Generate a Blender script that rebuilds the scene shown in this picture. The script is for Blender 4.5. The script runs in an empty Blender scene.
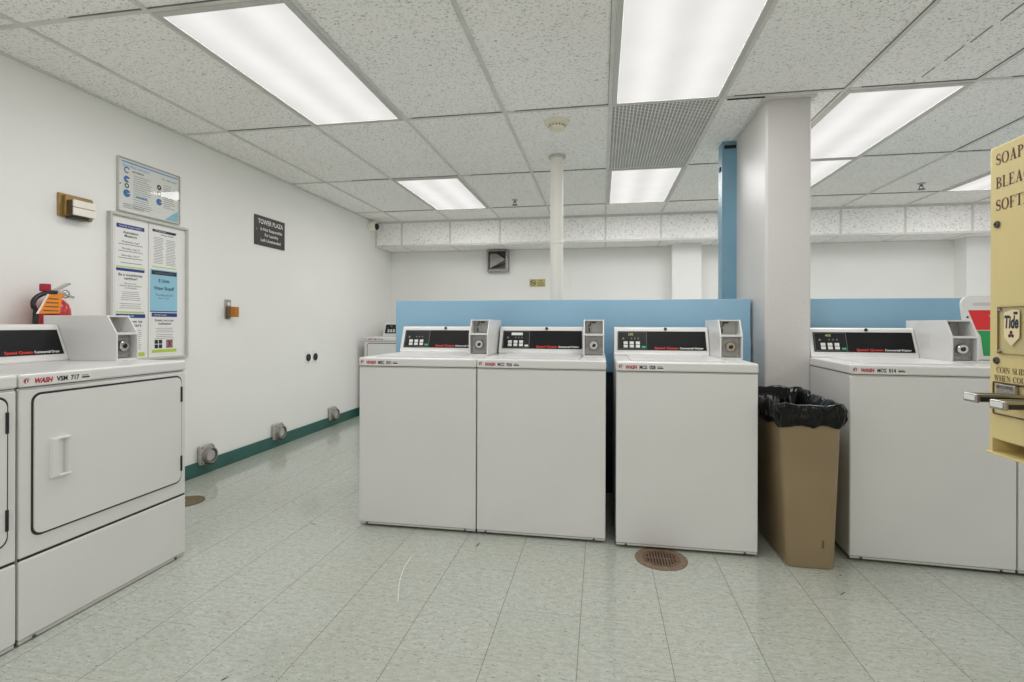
import bpy, bmesh, math, random
from mathutils import Matrix, Vector, noise
random.seed(7)
S = bpy.context.scene
COL = S.collection
PI = math.pi

# ------------------------------------------------------------------ materials
def lin(c):
    return tuple((x/12.92 if x <= .04045 else ((x+.055)/1.055)**2.4) for x in c)

def rgb(r, g, b):
    return lin((r/255, g/255, b/255))

class NT:
    def __init__(s, m):
        m.use_nodes = True
        s.t = m.node_tree
        s.t.nodes.clear()
    def n(s, typ, ins=None, **kw):
        nd = s.t.nodes.new(typ)
        for k, v in kw.items():
            setattr(nd, k, v)
        for k, v in (ins or {}).items():
            if isinstance(v, bpy.types.NodeSocket):
                s.t.links.new(v, nd.inputs[k])
            else:
                nd.inputs[k].default_value = v
        return nd
    def math(s, op, a, b=0.0, c=None):
        d = {0: a, 1: b}
        if c is not None:
            d[2] = c
        return s.n('ShaderNodeMath', d, operation=op).outputs[0]
    def ramp(s, fac, p0, p1):
        return s.n('ShaderNodeMapRange', {'Value': fac, 'From Min': p0, 'From Max': p1}).outputs[0]
    def mix(s, fac, a, b):
        nd = s.t.nodes.new('ShaderNodeMix')
        nd.data_type = 'RGBA'
        for i, v in ((0, fac), (6, a), (7, b)):
            if isinstance(v, bpy.types.NodeSocket):
                s.t.links.new(v, nd.inputs[i])
            else:
                nd.inputs[i].default_value = (*v, 1) if isinstance(v, tuple) and len(v) == 3 else v
        return nd.outputs[2]
    def out(s, sh):
        o = s.n('ShaderNodeOutputMaterial')
        s.t.links.new(sh, o.inputs[0])

def mk(name, col, rough=.5, metal=0.0, nscale=6.0, namt=.05, bump=0.0, bscale=150.0, spec=.5, coat=0.0):
    m = bpy.data.materials.new(name)
    N = NT(m)
    tc = N.n('ShaderNodeTexCoord').outputs['Object']
    nz = N.n('ShaderNodeTexNoise', {'Vector': tc, 'Scale': nscale, 'Detail': 4.0}).outputs[0]
    f = N.ramp(nz, .3, .7)
    a = tuple(x*(1-namt) for x in col)
    b = tuple(min(1, x*(1+namt)) for x in col)
    c = N.mix(f, a, b)
    p = N.n('ShaderNodeBsdfPrincipled', {'Base Color': c, 'Roughness': rough, 'Metallic': metal,
                                         'Specular IOR Level': spec, 'Coat Weight': coat})
    if bump:
        bn = N.n('ShaderNodeTexNoise', {'Vector': tc, 'Scale': bscale, 'Detail': 3.0}).outputs[0]
        bp = N.n('ShaderNodeBump', {'Height': bn, 'Strength': bump, 'Distance': .004})
        N.t.links.new(bp.outputs[0], p.inputs['Normal'])
    N.out(p.outputs[0])
    return m

M = {}
M['wall'] = mk('wall_paint', rgb(236, 236, 233), .55, namt=.02, nscale=1.5, bump=.12, bscale=60)
M['column'] = mk('column_paint', rgb(202, 200, 197), .42, namt=.02, nscale=3, bump=.5, bscale=38)
M['enamel'] = mk('white_enamel', rgb(216, 216, 214), .28, namt=.02, nscale=3)
M['enamel_dull'] = mk('dull_white_enamel', rgb(206, 206, 203), .4, namt=.03, nscale=4)
M['frame_white'] = mk('painted_aluminium', rgb(196, 195, 190), .45, namt=.03)
M['bar'] = mk('ceiling_bar_paint', rgb(214, 213, 209), .5, namt=.08, nscale=12)
M['blue'] = mk('blue_paint', rgb(140, 180, 203), .4, namt=.05, nscale=2, bump=.05)
M['pshade'] = mk('partition_shade_paint', rgb(44, 52, 58), .6, namt=.1)  # shade colour for the lower partition
M['bluepost'] = mk('blue_post_paint', rgb(118, 158, 178), .4, namt=.06, nscale=3)
M['teal'] = mk('teal_rubber', rgb(42, 92, 84), .35, namt=.1, nscale=8)
M['black'] = mk('black_plastic', rgb(28, 28, 29), .3, namt=.15)
M['gapshade'] = mk('tile_edge_shade', rgb(112, 110, 106), .8, namt=.2)  # shadow colour for the strips beside the ceiling bars
M['dark'] = mk('dark_gap', rgb(22, 22, 22), .7, namt=.2)
M['gasket'] = mk('dark_rubber_seal', rgb(40, 42, 42), .6, namt=.1)
M['fascia'] = mk('black_fascia', rgb(22, 22, 23), .42, namt=.1, nscale=30, spec=.2)
M['keypad'] = mk('keypad_film', rgb(17, 20, 20), .4, namt=.15, nscale=30, spec=.35)
M['key'] = mk('white_key', rgb(214, 216, 214), .5, namt=.04)
M['green'] = mk('green_key', rgb(40, 170, 120), .5, namt=.05)
M['digit'] = mk('display_digits', rgb(196, 206, 120), .5, namt=.1, nscale=200)
M['red'] = mk('red_print', rgb(205, 46, 36), .5, namt=.05)
M['crimson'] = mk('crimson_print', rgb(172, 24, 50), .5, namt=.05)
M['white'] = mk('white_print', rgb(232, 232, 230), .5, namt=.02)
M['ink'] = mk('black_ink', rgb(36, 36, 38), .6, namt=.1)
M['greyink'] = mk('grey_ink', rgb(128, 130, 132), .6, namt=.05)
M['sticker'] = mk('label_sticker', rgb(222, 219, 217), .4, namt=.02)
M['steel'] = mk('brushed_steel', rgb(176, 174, 170), .3, 1.0, namt=.1, nscale=40)
M['chrome'] = mk('chrome', rgb(205, 204, 200), .15, 1.0, namt=.05)
M['dullmetal'] = mk('dull_grey_metal', rgb(152, 149, 144), .45, .4, namt=.15, nscale=25)
M['castmetal'] = mk('cast_grey_metal', rgb(190, 187, 182), .5, .2, namt=.18, nscale=30)
M['darkmetal'] = mk('dark_grey_metal', rgb(84, 83, 80), .5, .4, namt=.15, nscale=30)
M['lockplate'] = mk('lock_plate_metal', rgb(158, 157, 154), .4, .3, namt=.15, nscale=60)
M['brass'] = mk('aged_brass', rgb(160, 134, 82), .4, .5, namt=.12, nscale=20)
M['brown'] = mk('brown_plastic', rgb(116, 92, 52), .5, namt=.12, nscale=20)
M['amber'] = mk('amber_plastic', rgb(178, 112, 30), .35, namt=.15, nscale=60)
M['cream'] = mk('cream_metal', rgb(236, 232, 222), .5, namt=.03)
M['beige'] = mk('beige_plastic', rgb(226, 222, 200), .5, namt=.03)
M['paper'] = mk('white_paper', rgb(232, 232, 230), .6, namt=.015)
M['bluepaper'] = mk('light_blue_paper', rgb(146, 196, 218), .6, namt=.02)
M['navy'] = mk('navy_ink', rgb(30, 58, 132), .5, namt=.1)
M['medblue'] = mk('medium_blue_ink', rgb(44, 112, 176), .5, namt=.1)
M['darknavy'] = mk('dark_navy_ink', rgb(30, 42, 66), .5, namt=.1)
M['lime'] = mk('lime_ink', rgb(176, 206, 62), .5, namt=.05)
M['sky'] = mk('sky_blue_ink', rgb(92, 160, 210), .5, namt=.05)
M['plaque'] = mk('black_plaque', rgb(46, 43, 40), .45, namt=.1)
M['gold'] = mk('gold_placard', rgb(186, 174, 118), .4, .3, namt=.08, nscale=40)
M['tan'] = mk('tan_plastic', rgb(140, 122, 92), .42, namt=.04, nscale=5, bump=.06, bscale=90)
M['vend'] = mk('yellow_enamel', rgb(222, 204, 144), .35, namt=.03, nscale=4)
M['vendin'] = mk('brown_recess_paint', rgb(98, 82, 52), .6, namt=.1)
M['maroon'] = mk('maroon_ink', rgb(96, 28, 36), .5, namt=.1)
M['brownink'] = mk('brown_ink', rgb(84, 62, 42), .5, namt=.1)
M['sticky'] = mk('cream_sticker', rgb(240, 220, 178), .5, namt=.03)
M['extred'] = mk('extinguisher_red', rgb(188, 24, 34), .25, namt=.05, coat=.3)
M['orange'] = mk('orange_tag', rgb(240, 140, 34), .5, namt=.08, nscale=30)
M['signred'] = mk('red_label', rgb(212, 20, 28), .4, namt=.03)
M['signgreen'] = mk('green_label', rgb(18, 146, 74), .4, namt=.03)
M['rust'] = mk('rusty_iron', rgb(116, 92, 76), .65, .3, namt=.3, nscale=45, bump=.3)
M['rim'] = mk('worn_brass_rim', rgb(126, 110, 92), .6, .2, namt=.25, nscale=40)
M['cover'] = mk('brown_floor_cover', rgb(112, 98, 72), .6, .2, namt=.25, nscale=30)
M['lensblk'] = mk('camera_lens', rgb(18, 18, 20), .12, namt=.1)
M['grille'] = mk('grille_plastic', rgb(226, 225, 222), .55, namt=.05)
M['grillebk'] = mk('grille_back', rgb(74, 73, 71), .8, namt=.1)

def bagmat():
    m = mk('black_bin_liner', rgb(8, 8, 9), .12, namt=.3, nscale=14, bump=.28, bscale=26, spec=.28)
    return m
M['bag'] = bagmat()

def tilemat():
    m = bpy.data.materials.new('fissured_ceiling_tile')
    N = NT(m)
    tc = N.n('ShaderNodeTexCoord').outputs['Object']
    mp = N.n('ShaderNodeMapping', {'Vector': tc, 'Scale': (.85, 1.3, 1)}).outputs[0]
    n1 = N.n('ShaderNodeTexNoise', {'Vector': mp, 'Scale': 50.0, 'Detail': 1.5, 'Roughness': .5, 'Distortion': 1.6}).outputs[0]
    n2 = N.n('ShaderNodeTexNoise', {'Vector': mp, 'Scale': 62.0, 'Detail': 0.0}).outputs[0]
    n3 = N.n('ShaderNodeTexNoise', {'Vector': tc, 'Scale': 1.1, 'Detail': 2.0}).outputs[0]
    d = N.math('ABSOLUTE', N.math('SUBTRACT', n1, .5))
    worm = N.math('SUBTRACT', 1.0, N.ramp(d, .008, .030))
    worm = N.math('MULTIPLY', worm, N.ramp(n2, .50, .56))
    pit = N.n('ShaderNodeTexNoise', {'Vector': tc, 'Scale': 210.0, 'Detail': 1.0}).outputs[0]
    pits = N.math('MULTIPLY', N.ramp(pit, .66, .72), .5)
    h = N.math('MAXIMUM', worm, pits)
    c0 = N.mix(N.ramp(n3, .3, .7), rgb(249, 247, 245), rgb(253, 252, 250))
    c = N.mix(N.math('MULTIPLY', h, .85), c0, rgb(104, 102, 97))
    p = N.n('ShaderNodeBsdfPrincipled', {'Base Color': c, 'Roughness': .9, 'Specular IOR Level': .15})
    bp = N.n('ShaderNodeBump', {'Height': N.math('SUBTRACT', 1.0, h), 'Strength': .35, 'Distance': .003})
    N.t.links.new(bp.outputs[0], p.inputs['Normal'])
    N.out(p.outputs[0])
    return m
M['tile'] = tilemat()

def floormat():
    m = bpy.data.materials.new('vinyl_floor_tile')
    N = NT(m)
    tc = N.n('ShaderNodeTexCoord').outputs['Object']
    sx = N.n('ShaderNodeSeparateXYZ', {0: tc})
    T = .3065
    fx = N.math('FRACT', N.math('DIVIDE', N.math('ADD', sx.outputs[0], 1.606+20*T), T))
    TY = .309
    fy = N.math('FRACT', N.math('DIVIDE', N.math('ADD', sx.outputs[1], -1.354+20*TY), TY))
    dx = N.math('MINIMUM', fx, N.math('SUBTRACT', 1.0, fx))
    dy = N.math('MINIMUM', fy, N.math('SUBTRACT', 1.0, fy))
    lx = N.math('SUBTRACT', 1.0, N.ramp(dx, .0022, .0058))
    ly = N.math('MULTIPLY', N.math('SUBTRACT', 1.0, N.ramp(dy, .0018, .005)), .55)
    brk = N.n('ShaderNodeTexNoise', {'Vector': tc, 'Scale': 3.5, 'Detail': 2.0}).outputs[0]
    ly = N.math('MULTIPLY', ly, N.ramp(brk, .35, .6))
    line = N.math('MAXIMUM', N.math('MULTIPLY', lx, .85), ly)
    # tile cell id -> slight tint
    ix = N.math('FLOOR', N.math('DIVIDE', N.math('ADD', sx.outputs[0], 1.606+20*T), T))
    iy = N.math('FLOOR', N.math('DIVIDE', N.math('ADD', sx.outputs[1], -1.354+20*TY), TY))
    cell = N.n('ShaderNodeTexWhiteNoise', {'Vector': N.n('ShaderNodeCombineXYZ', {0: ix, 1: iy}).outputs[0]}).outputs[0]
    mp = N.n('ShaderNodeMapping', {'Vector': tc, 'Scale': (.8, 1.7, 1)}).outputs[0]
    a = N.n('ShaderNodeTexNoise', {'Vector': mp, 'Scale': 34.0, 'Detail': 5.0, 'Roughness': .7}).outputs[0]
    b = N.n('ShaderNodeTexNoise', {'Vector': mp, 'Scale': 95.0, 'Detail': 2.0, 'Distortion': .5}).outputs[0]
    big = N.n('ShaderNodeTexNoise', {'Vector': tc, 'Scale': 1.6, 'Detail': 4.0}).outputs[0]
    c = N.mix(N.ramp(a, .3, .7), rgb(158, 163, 154), rgb(190, 194, 187))
    c = N.mix(N.math('MULTIPLY', N.ramp(big, .35, .75), .30), c, rgb(166, 168, 150))
    c = N.mix(N.math('MULTIPLY', N.ramp(b, .635, .70), .75), c, rgb(98, 103, 94))
    c = N.mix(N.math('MULTIPLY', N.math('SUBTRACT', 1.0, N.ramp(b, .30, .40)), .45), c, rgb(214, 217, 211))
    c = N.mix(N.math('MULTIPLY', cell, .12), c, rgb(150, 158, 140))
    c = N.mix(line, c, rgb(104, 106, 92))
    r = N.math('ADD', .05, N.math('MULTIPLY', big, .12))
    p = N.n('ShaderNodeBsdfPrincipled', {'Base Color': c, 'Roughness': r, 'Specular IOR Level': .5})
    bp = N.n('ShaderNodeBump', {'Height': N.math('ADD', N.math('MULTIPLY', big, .6), N.math('MULTIPLY', line, -.2)), 'Strength': .03, 'Distance': .02})
    N.t.links.new(bp.outputs[0], p.inputs['Normal'])
    N.out(p.outputs[0])
    return m
M['floor'] = floormat()

LAMP = .93
def lampmat():
    m = bpy.data.materials.new('prismatic_lamp_lens')
    N = NT(m)
    tc = N.n('ShaderNodeTexCoord').outputs['Object']
    x = N.n('ShaderNodeSeparateXYZ', {0: tc}).outputs[0]
    w = N.math('COSINE', N.math('MULTIPLY', x, 2*PI/.27))          # tubes behind the lens
    nz = N.n('ShaderNodeTexNoise', {'Vector': tc, 'Scale': 5.0, 'Detail': 3.0}).outputs[0]
    s = N.math('ADD', .93, N.math('MULTIPLY', w, -.07))
    s = N.math('ADD', s, N.math('MULTIPLY', N.math('SUBTRACT', nz, .5), .12))
    e = N.n('ShaderNodeEmission', {'Color': (1, .985, .95, 1), 'Strength': N.math('MULTIPLY', s, LAMP)})
    N.out(e.outputs[0])
    return m
M['lamp'] = lampmat()

def clearmat():
    m = bpy.data.materials.new('clear_acrylic')
    N = NT(m)
    tc = N.n('ShaderNodeTexCoord').outputs['Object']
    nz = N.n('ShaderNodeTexNoise', {'Vector': tc, 'Scale': 8.0}).outputs[0]
    g = N.n('ShaderNodeBsdfGlossy', {'Roughness': N.math('MULTIPLY', nz, .06)})
    t = N.n('ShaderNodeBsdfTransparent', {'Color': (.995, 1, .995, 1)})
    f = N.n('ShaderNodeLayerWeight', {'Blend': .5})
    f = N.math('ADD', .035, N.math('MULTIPLY', N.math('POWER', f.outputs['Facing'], 4.0), .5))
    mx = N.n('ShaderNodeMixShader', {0: f, 1: t.outputs[0], 2: g.outputs[0]})
    N.out(mx.outputs[0])
    return m
M['clear'] = clearmat()

# ------------------------------------------------------------------ mesh builder
def plane(O, R, U):
    R = Vector(R).normalized(); U = Vector(U).normalized(); Nn = R.cross(U)
    m = Matrix.Identity(4)
    for i in range(3):
        m[i][0] = R[i]; m[i][1] = U[i]; m[i][2] = Nn[i]; m[i][3] = O[i]
    return m

class MB:
    def __init__(s, mat=None):
        s.bm = bmesh.new()
        s.M = mat or Matrix.Identity(4)
    def _add(s, verts, faces, T=None):
        T = s.M if T is None else s.M @ T
        vs = [s.bm.verts.new(T @ Vector(v)) for v in verts]
        fs = []
        for f in faces:
            try:
                fs.append(s.bm.faces.new([vs[i] for i in f]))
            except ValueError:
                pass
        return vs, fs
    def box(s, x0, x1, y0, y1, z0, z1, bev=0.0, seg=2, T=None):
        v = [(x0,y0,z0),(x1,y0,z0),(x1,y1,z0),(x0,y1,z0),(x0,y0,z1),(x1,y0,z1),(x1,y1,z1),(x0,y1,z1)]
        f = [(0,3,2,1),(4,5,6,7),(0,1,5,4),(1,2,6,5),(2,3,7,6),(3,0,4,7)]
        vs, fs = s._add(v, f, T)
        if bev:
            ed = list({e for q in fs for e in q.edges})
            bmesh.ops.bevel(s.bm, geom=ed, offset=bev, segments=seg, affect='EDGES', profile=.5)
        return s
    def prism(s, poly, axis, a0, a1, bev=0.0, T=None):
        """poly is a list of 2D points; axis x: (y,z)  y: (x,z)  z: (x,y)"""
        def p3(p, a):
            return {'x': (a, p[0], p[1]), 'y': (p[0], a, p[1]), 'z': (p[0], p[1], a)}[axis]
        n = len(poly)
        v = [p3(p, a0) for p in poly] + [p3(p, a1) for p in poly]
        f = [tuple(range(n)), tuple(range(2*n-1, n-1, -1))]
        f += [(i, i+n, (i+1) % n+n, (i+1) % n) for i in range(n)]
        vs, fs = s._add(v, f, T)
        if bev:
            ed = list({e for q in fs for e in q.edges})
            bmesh.ops.bevel(s.bm, geom=ed, offset=bev, segments=2, affect='EDGES', profile=.5)
        return s
    def lathe(s, prof, seg=32, T=None, closed=False):
        """prof: (r, h) list about the local z axis"""
        v = []; f = []
        n = len(prof)
        for r, h in prof:
            for k in range(seg):
                a = 2*PI*k/seg
                v.append((r*math.cos(a), r*math.sin(a), h))
        for i in range(n-1 if not closed else n):
            j = (i+1) % n
            for k in range(seg):
                k2 = (k+1) % seg
                f.append((i*seg+k, i*seg+k2, j*seg+k2, j*seg+k))
        if not closed:
            if prof[0][0] > 1e-6: f.append(tuple(range(seg-1, -1, -1)))
            if prof[-1][0] > 1e-6: f.append(tuple((n-1)*seg+k for k in range(seg)))
        s._add(v, f, T)
        return s
    def tube(s, pts, r, seg=10):
        pts = [Vector(p) for p in pts]
        v = []; f = []
        up = Vector((0, 0, 1))
        for i, p in enumerate(pts):
            d = (pts[min(i+1, len(pts)-1)]-pts[max(i-1, 0)]).normalized()
            a = d.cross(up)
            if a.length < 1e-3: a = d.cross(Vector((1, 0, 0)))
            a.normalize(); b = d.cross(a)
            rr = r[i] if isinstance(r, (list, tuple)) else r
            for k in range(seg):
                t = 2*PI*k/seg
                v.append(p+a*rr*math.cos(t)+b*rr*math.sin(t))
        for i in range(len(pts)-1):
            for k in range(seg):
                k2 = (k+1) % seg
                f.append((i*seg+k, i*seg+k2, (i+1)*seg+k2, (i+1)*seg+k))
        f.append(tuple(range(seg-1, -1, -1)))
        f.append(tuple((len(pts)-1)*seg+k for k in range(seg)))
        s._add(v, f)
        return s
    def flat(s, poly, n=0.0):
        s._add([(x, y, n) for x, y in poly], [tuple(range(len(poly)))])
        return s
    def rect(s, a0, a1, b0, b1, n=0.0):
        return s.flat([(a0, b0), (a1, b0), (a1, b1), (a0, b1)], n)
    def strip(s, L, Rr, n=0.0, closed=False):
        m = len(L)
        v = [(x, y, n) for x, y in L]+[(x, y, n) for x, y in Rr]
        f = [(i, (i+1) % m, (i+1) % m+m, i+m) for i in range(m if closed else m-1)]
        s._add(v, f)
        return s
    def disc(s, cx, cy, r, n=0.0, seg=20):
        return s.flat([(cx+r*math.cos(2*PI*k/seg), cy+r*math.sin(2*PI*k/seg)) for k in range(seg)], n)
    def ring(s, cx, cy, r0, r1, n=0.0, seg=24, a0=0, a1=360):
        A = [math.radians(a0+(a1-a0)*k/seg) for k in range(seg+1)]
        return s.strip([(cx+r0*math.cos(a), cy+r0*math.sin(a)) for a in A], [(cx+r1*math.cos(a), cy+r1*math.sin(a)) for a in A], n)
    def text(s, st, a, b, h, w=None, n=0.0, align='l', shear=0.0, bold=0.0):
        vs, fs = glyphs(st, shear, bold)
        if not vs: return s
        x0 = min(v[0] for v in vs); x1 = max(v[0] for v in vs)
        k = h/.70
        kx = k if w is None else w/(x1-x0)
        W = (x1-x0)*kx
        ox = a - (0 if align == 'l' else W/2 if align == 'c' else W)
        s._add([(ox+(v[0]-x0)*kx, b+v[1]*k, n) for v in vs], fs)
        return s
    def build(s, name, mat, parent=None, smooth=None, fix=True):
        if fix:
            bmesh.ops.recalc_face_normals(s.bm, faces=s.bm.faces)
        me = bpy.data.meshes.new(name)
        s.bm.to_mesh(me); s.bm.free()
        me.materials.append(mat)
        if smooth:
            for p in me.polygons: p.use_smooth = True
            me.set_sharp_from_angle(angle=math.radians(smooth))
        o = bpy.data.objects.new(name, me)
        COL.objects.link(o)
        if parent: o.parent = parent
        return o

_gl = {}
def glyphs(st, shear, bold):
    key = (st, shear, bold)
    if key not in _gl:
        cu = bpy.data.curves.new('t', 'FONT')
        cu.body = st; cu.size = 1.0; cu.shear = shear; cu.offset = bold; cu.resolution_u = 3
        o = bpy.data.objects.new('t', cu)
        COL.objects.link(o)
        dg = bpy.context.evaluated_depsgraph_get()
        me = bpy.data.meshes.new_from_object(o.evaluated_get(dg))
        _gl[key] = ([tuple(v.co) for v in me.vertices], [tuple(p.vertices) for p in me.polygons])
        bpy.data.objects.remove(o); bpy.data.curves.remove(cu); bpy.data.meshes.remove(me)
    return _gl[key]

def thing(name, label, cat, loc=(0, 0, 0), rz=0.0, group=None):
    o = bpy.data.objects.new(name, None)
    COL.objects.link(o)
    o.location = loc; o.rotation_euler = (0, 0, rz)
    o.empty_display_size = .1
    o['label'] = label; o['category'] = cat
    if group: o['group'] = group
    return o

def struct(o, label=None):
    o['kind'] = 'structure'
    if label: o['label'] = label
    return o

def dup(root, loc, label=None):
    def cp(o, par):
        c = o.copy(); COL.objects.link(c); c.parent = par
        for ch in o.children: cp(ch, c)
        return c
    r = cp(root, None)
    r.location = loc
    if label: r['label'] = label
    return r

def loc(T):          # translation helper
    return Matrix.Translation(T)
RX = lambda a: Matrix.Rotation(a, 4, 'X')
RY = lambda a: Matrix.Rotation(a, 4, 'Y')
RZ = lambda a: Matrix.Rotation(a, 4, 'Z')

# ------------------------------------------------------------------ the room
XW, XR, YB, Y0, ZC = -2.90, 4.95, 6.78, -2.3, 2.435
struct(MB().box(XW-.12, XR+.12, Y0-.1, YB+.12, -.1, 0).build('floor', M['floor']))
struct(MB().box(XW-.12, XR+.12, Y0-.1, YB+.12, ZC+.004, ZC+.12).build('ceiling', M['tile']))
struct(MB().box(XW-.12, XW, Y0-.1, YB+.12, 0, ZC+.004).build('wall_left', M['wall']))
bw = MB().box(XW, XR, YB, YB+.12, 0, ZC+.004)
struct(bw.build('wall_back', M['wall']))
wr = MB()  # unseen right wall, its opening added to let fill light in
wr.box(XR, XR+.12, Y0-.1, YB+.12, 0, .45).box(XR, XR+.12, Y0-.1, YB+.12, 2.30, ZC+.004)
wr.box(XR, XR+.12, Y0-.1, 1.75, .45, 2.30).box(XR, XR+.12, 6.35, YB+.12, .45, 2.30)
struct(wr.build('wall_right', M['wall']))
wf = MB()  # unseen window added so world light brightens the left wall
for z0_, z1_ in ((.45, .50), (2.25, 2.30)):
    wf.box(XR+.02, XR+.08, 1.75, 6.35, z0_, z1_)
for k in range(5):
    y_ = 1.75+(6.35-1.75-.05)*k/4
    wf.box(XR+.02, XR+.08, y_, y_+.05, .50, 2.25)
struct(wf.build('added_window', M['frame_white']))
struct(MB().box(1.31, 1.56, .70, 1.56, 0, ZC+.004).build('wall_near_right', M['wall']))
struct(MB().box(XW, XW+.012, Y0, YB, 0, .103, .004).build('baseboard_left', M['teal']))
struct(MB().box(XW+.012, XR, YB-.012, YB, 0, .103, .004).build('baseboard_back', M['teal']))

# wall board joints on the back wall, pilasters
t1 = MB()
for x in (-1.36, -.34-.06):
    t1.box(x-.006, x+.006, YB-.006, YB, .103, 2.11)
struct(t1.build('trim_1', M['wall']))
struct(MB().box(.865, 1.21, 6.57, YB, 0, 2.115).build('pilaster', M['wall']))
struct(MB().box(4.06, 4.42, 6.57, YB, 0, 2.115).build('pilaster', M['wall']))

# ceiling grid
PX, PY = .647, 1.275
XC = [.05+PX*k for k in range(-4, 8)]                       # c0 .. c11 (c4 = .05)
YR = [3.14+PY*k for k in range(-5, 3)]
SOF = 6.27
gb = MB()
for i, x in enumerate(XC):
    gb.box(x-.010, x+.010, Y0-.1, SOF, ZC-.004, ZC+.004)
for y in YR:
    gb.box(XW, XR, y-.010, y+.010, ZC-.0036, ZC+.004)
struct(gb.build('ceiling_grid', M['bar']))
rv = MB()  # dark strips stand in for the shadow between tile edges and bars
for i, x in enumerate(XC):
    for k in range(len(YR)-1):
        if random.random() < .8:
            a = YR[k]+.012+PY*.3*random.random()*(random.random() < .4)
            rv.box(x-.0122, x-.0100, a, min(SOF, YR[k+1]-.012), ZC-.001, ZC+.0045)
for y in YR:
    for i in range(len(XC)-1):
        if random.random() < .85:
            a = XC[i]+.012+PX*.4*random.random()*(random.random() < .4)
            rv.box(a, XC[i+1]-.012, y-.0125, y-.0100, ZC-.001, ZC+.0045)
struct(rv.build('ceiling_gap_shade', M['gapshade']))
wa = MB()
wa.box(XW, XW+.018, Y0, SOF, ZC-.005, ZC+.004)
wa.box(XW, XR, SOF-.02, SOF, ZC-.006, ZC+.004)
struct(wa.build('trim_2', M['bar']))

# dropped soffit along the back wall: face tiles, bars
struct(MB().box(XW, XR, SOF, YB, 2.117, ZC+.004).build('soffit', M['tile']))
sb = MB()
for x in [XW+.012]+XC+[XR-.012]:
    sb.box(x-.012, x+.012, SOF-.004, SOF, 2.117, ZC-.006)
    sb.box(x-.009, x+.009, SOF-.004, YB, 2.113, 2.117)
sb.box(XW, XR, SOF-.005, SOF+.018, 2.112, 2.135)
sb.box(XW, XR, YB-.018, YB, 2.112, 2.117)
sb.box(XW, XR, SOF-.005, SOF, ZC-.022, ZC-.004)
struct(sb.build('soffit_bars', M['bar']))

# column and the low blue partition, blue post
cx0, cx1, cy0, cy1 = .945, 1.192, 3.20, 3.86
struct(MB().box(cx0, cx1, cy0, cy1, 0, ZC+.004, .012, 2).build('column', M['column']))
ct = MB()
ct.box(cx0-.022, cx1+.022, cy0-.022, cy0, ZC-.006, ZC+.004)
ct.box(cx0-.022, cx0, cy0, cy1+.02, ZC-.006, ZC+.004)
ct.box(cx1, cx1+.022, cy0, cy1+.02, ZC-.006, ZC+.004)
struct(ct.build('trim_3', M['bar']))
PZ = 1.280
p = MB().box(-1.436, cx0-.016, 3.44, 3.54, .80, PZ, .003)
p.box(.80, cx0-.016, 3.434, 3.44, .80, 1.03)
struct(p.build('partition_wall', M['blue']))
struct(MB().box(cx1+.004, 3.6, 3.44, 3.54, .80, PZ, .003).build('partition_wall', M['blue']))
struct(MB().box(-1.43, cx0-.02, 3.45, 3.53, 0, .80).box(cx1+.01, 3.6, 3.45, 3.53, 0, .80).build('partition_shade_base', M['pshade']))  # lower part painted dark for the shade in the gap behind the washers
po = MB().box(.858, .965, 3.90, 4.02, 0, ZC+.004, .003)
po.box(.870, .962, 3.893, 3.90, 1.28, 1.36, .002)
struct(po.build('post', M['bluepost']))
struct(MB().box(.872, .952, 3.893, 3.9005, 2.385, 2.408).box(.8515, .8585, 3.93, 3.975, 2.235, 2.265).build('trim_4', M['dark']))
# open gap beside a displaced tile near the column
struct(MB().box(.725, .93, 3.152, 3.172, ZC-.0042, ZC+.0045).build('trim_5', M['dark']))
# cut seam in the tiles ahead of the right light
sm = MB()
for k in range(9):
    y = 3.06-k*.17
    sm.box(1.685+(2.95-y)*.05-.003, 1.685+(2.95-y)*.05+.003, y-.10-.07*random.random(), y, ZC+.001, ZC+.0045)
struct(sm.build('trim_6', M['dullmetal']))

# ------------------------------------------------------------------ lights
WATT = 14.2
def ceiling_light(i, j, label):
    x0, y0 = XC[i], YR[j]
    x1, y1 = x0+PX, y0+PY
    t = thing('ceiling_light', label, 'ceiling light', ((x0+x1)/2, (y0+y1)/2, ZC), group='recessed ceiling lights')
    hx, hy = PX/2-.010, PY/2-.010
    f = MB()
    w = .030
    for a in ((-hx, -hx+w, -hy, hy), (hx-w, hx, -hy, hy), (-hx+w, hx-w, -hy, -hy+w), (-hx+w, hx-w, hy-w, hy)):
        f.box(*a, -.009, .003, .002, 1)
    f.build('frame', M['frame_white'], t)
    MB().box(-hx+w, hx-w, -hy+w, hy-w, -.004, .002).build('lens', M['lamp'], t)
    li = bpy.data.lights.new('tube_lamp', 'AREA')
    li.shape = 'RECTANGLE'; li.size = 2*(hx-w); li.size_y = 2*(hy-w)
    li.energy = WATT; li.color = (1, .978, .980)
    lo = bpy.data.objects.new('tube_lamp', li)
    COL.objects.link(lo); lo.parent = t; lo.location = (0, 0, -.006)
    return t
R0 = 4     # YR[4] = 1.865
ceiling_light(1, R0, 'large white ceiling light at upper left, nearest the notice board wall')
ceiling_light(4, R0, 'large white ceiling light just in front of the grey ceiling grille')
ceiling_light(6, R0+1, 'nearer white ceiling light immediately right of the column')
ceiling_light(1, R0+2, 'white ceiling light in far row, left of the pipe')
ceiling_light(4, R0+2, 'white ceiling light directly behind the grey ceiling grille')
ceiling_light(6, R0+2, 'sliver of white ceiling light behind the one beside the column')
ceiling_light(9, R0+2, 'white ceiling light at far right, partly hidden by the yellow dispenser')
for i, j in ((1, 2), (5, 2), (1, 0), (5, 0), (9, R0), (8, 2)):  # extra lights added out of view to brighten walls and washers
    ceiling_light(i, j, 'unseen ceiling light added out of view to brighten the room')

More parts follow.
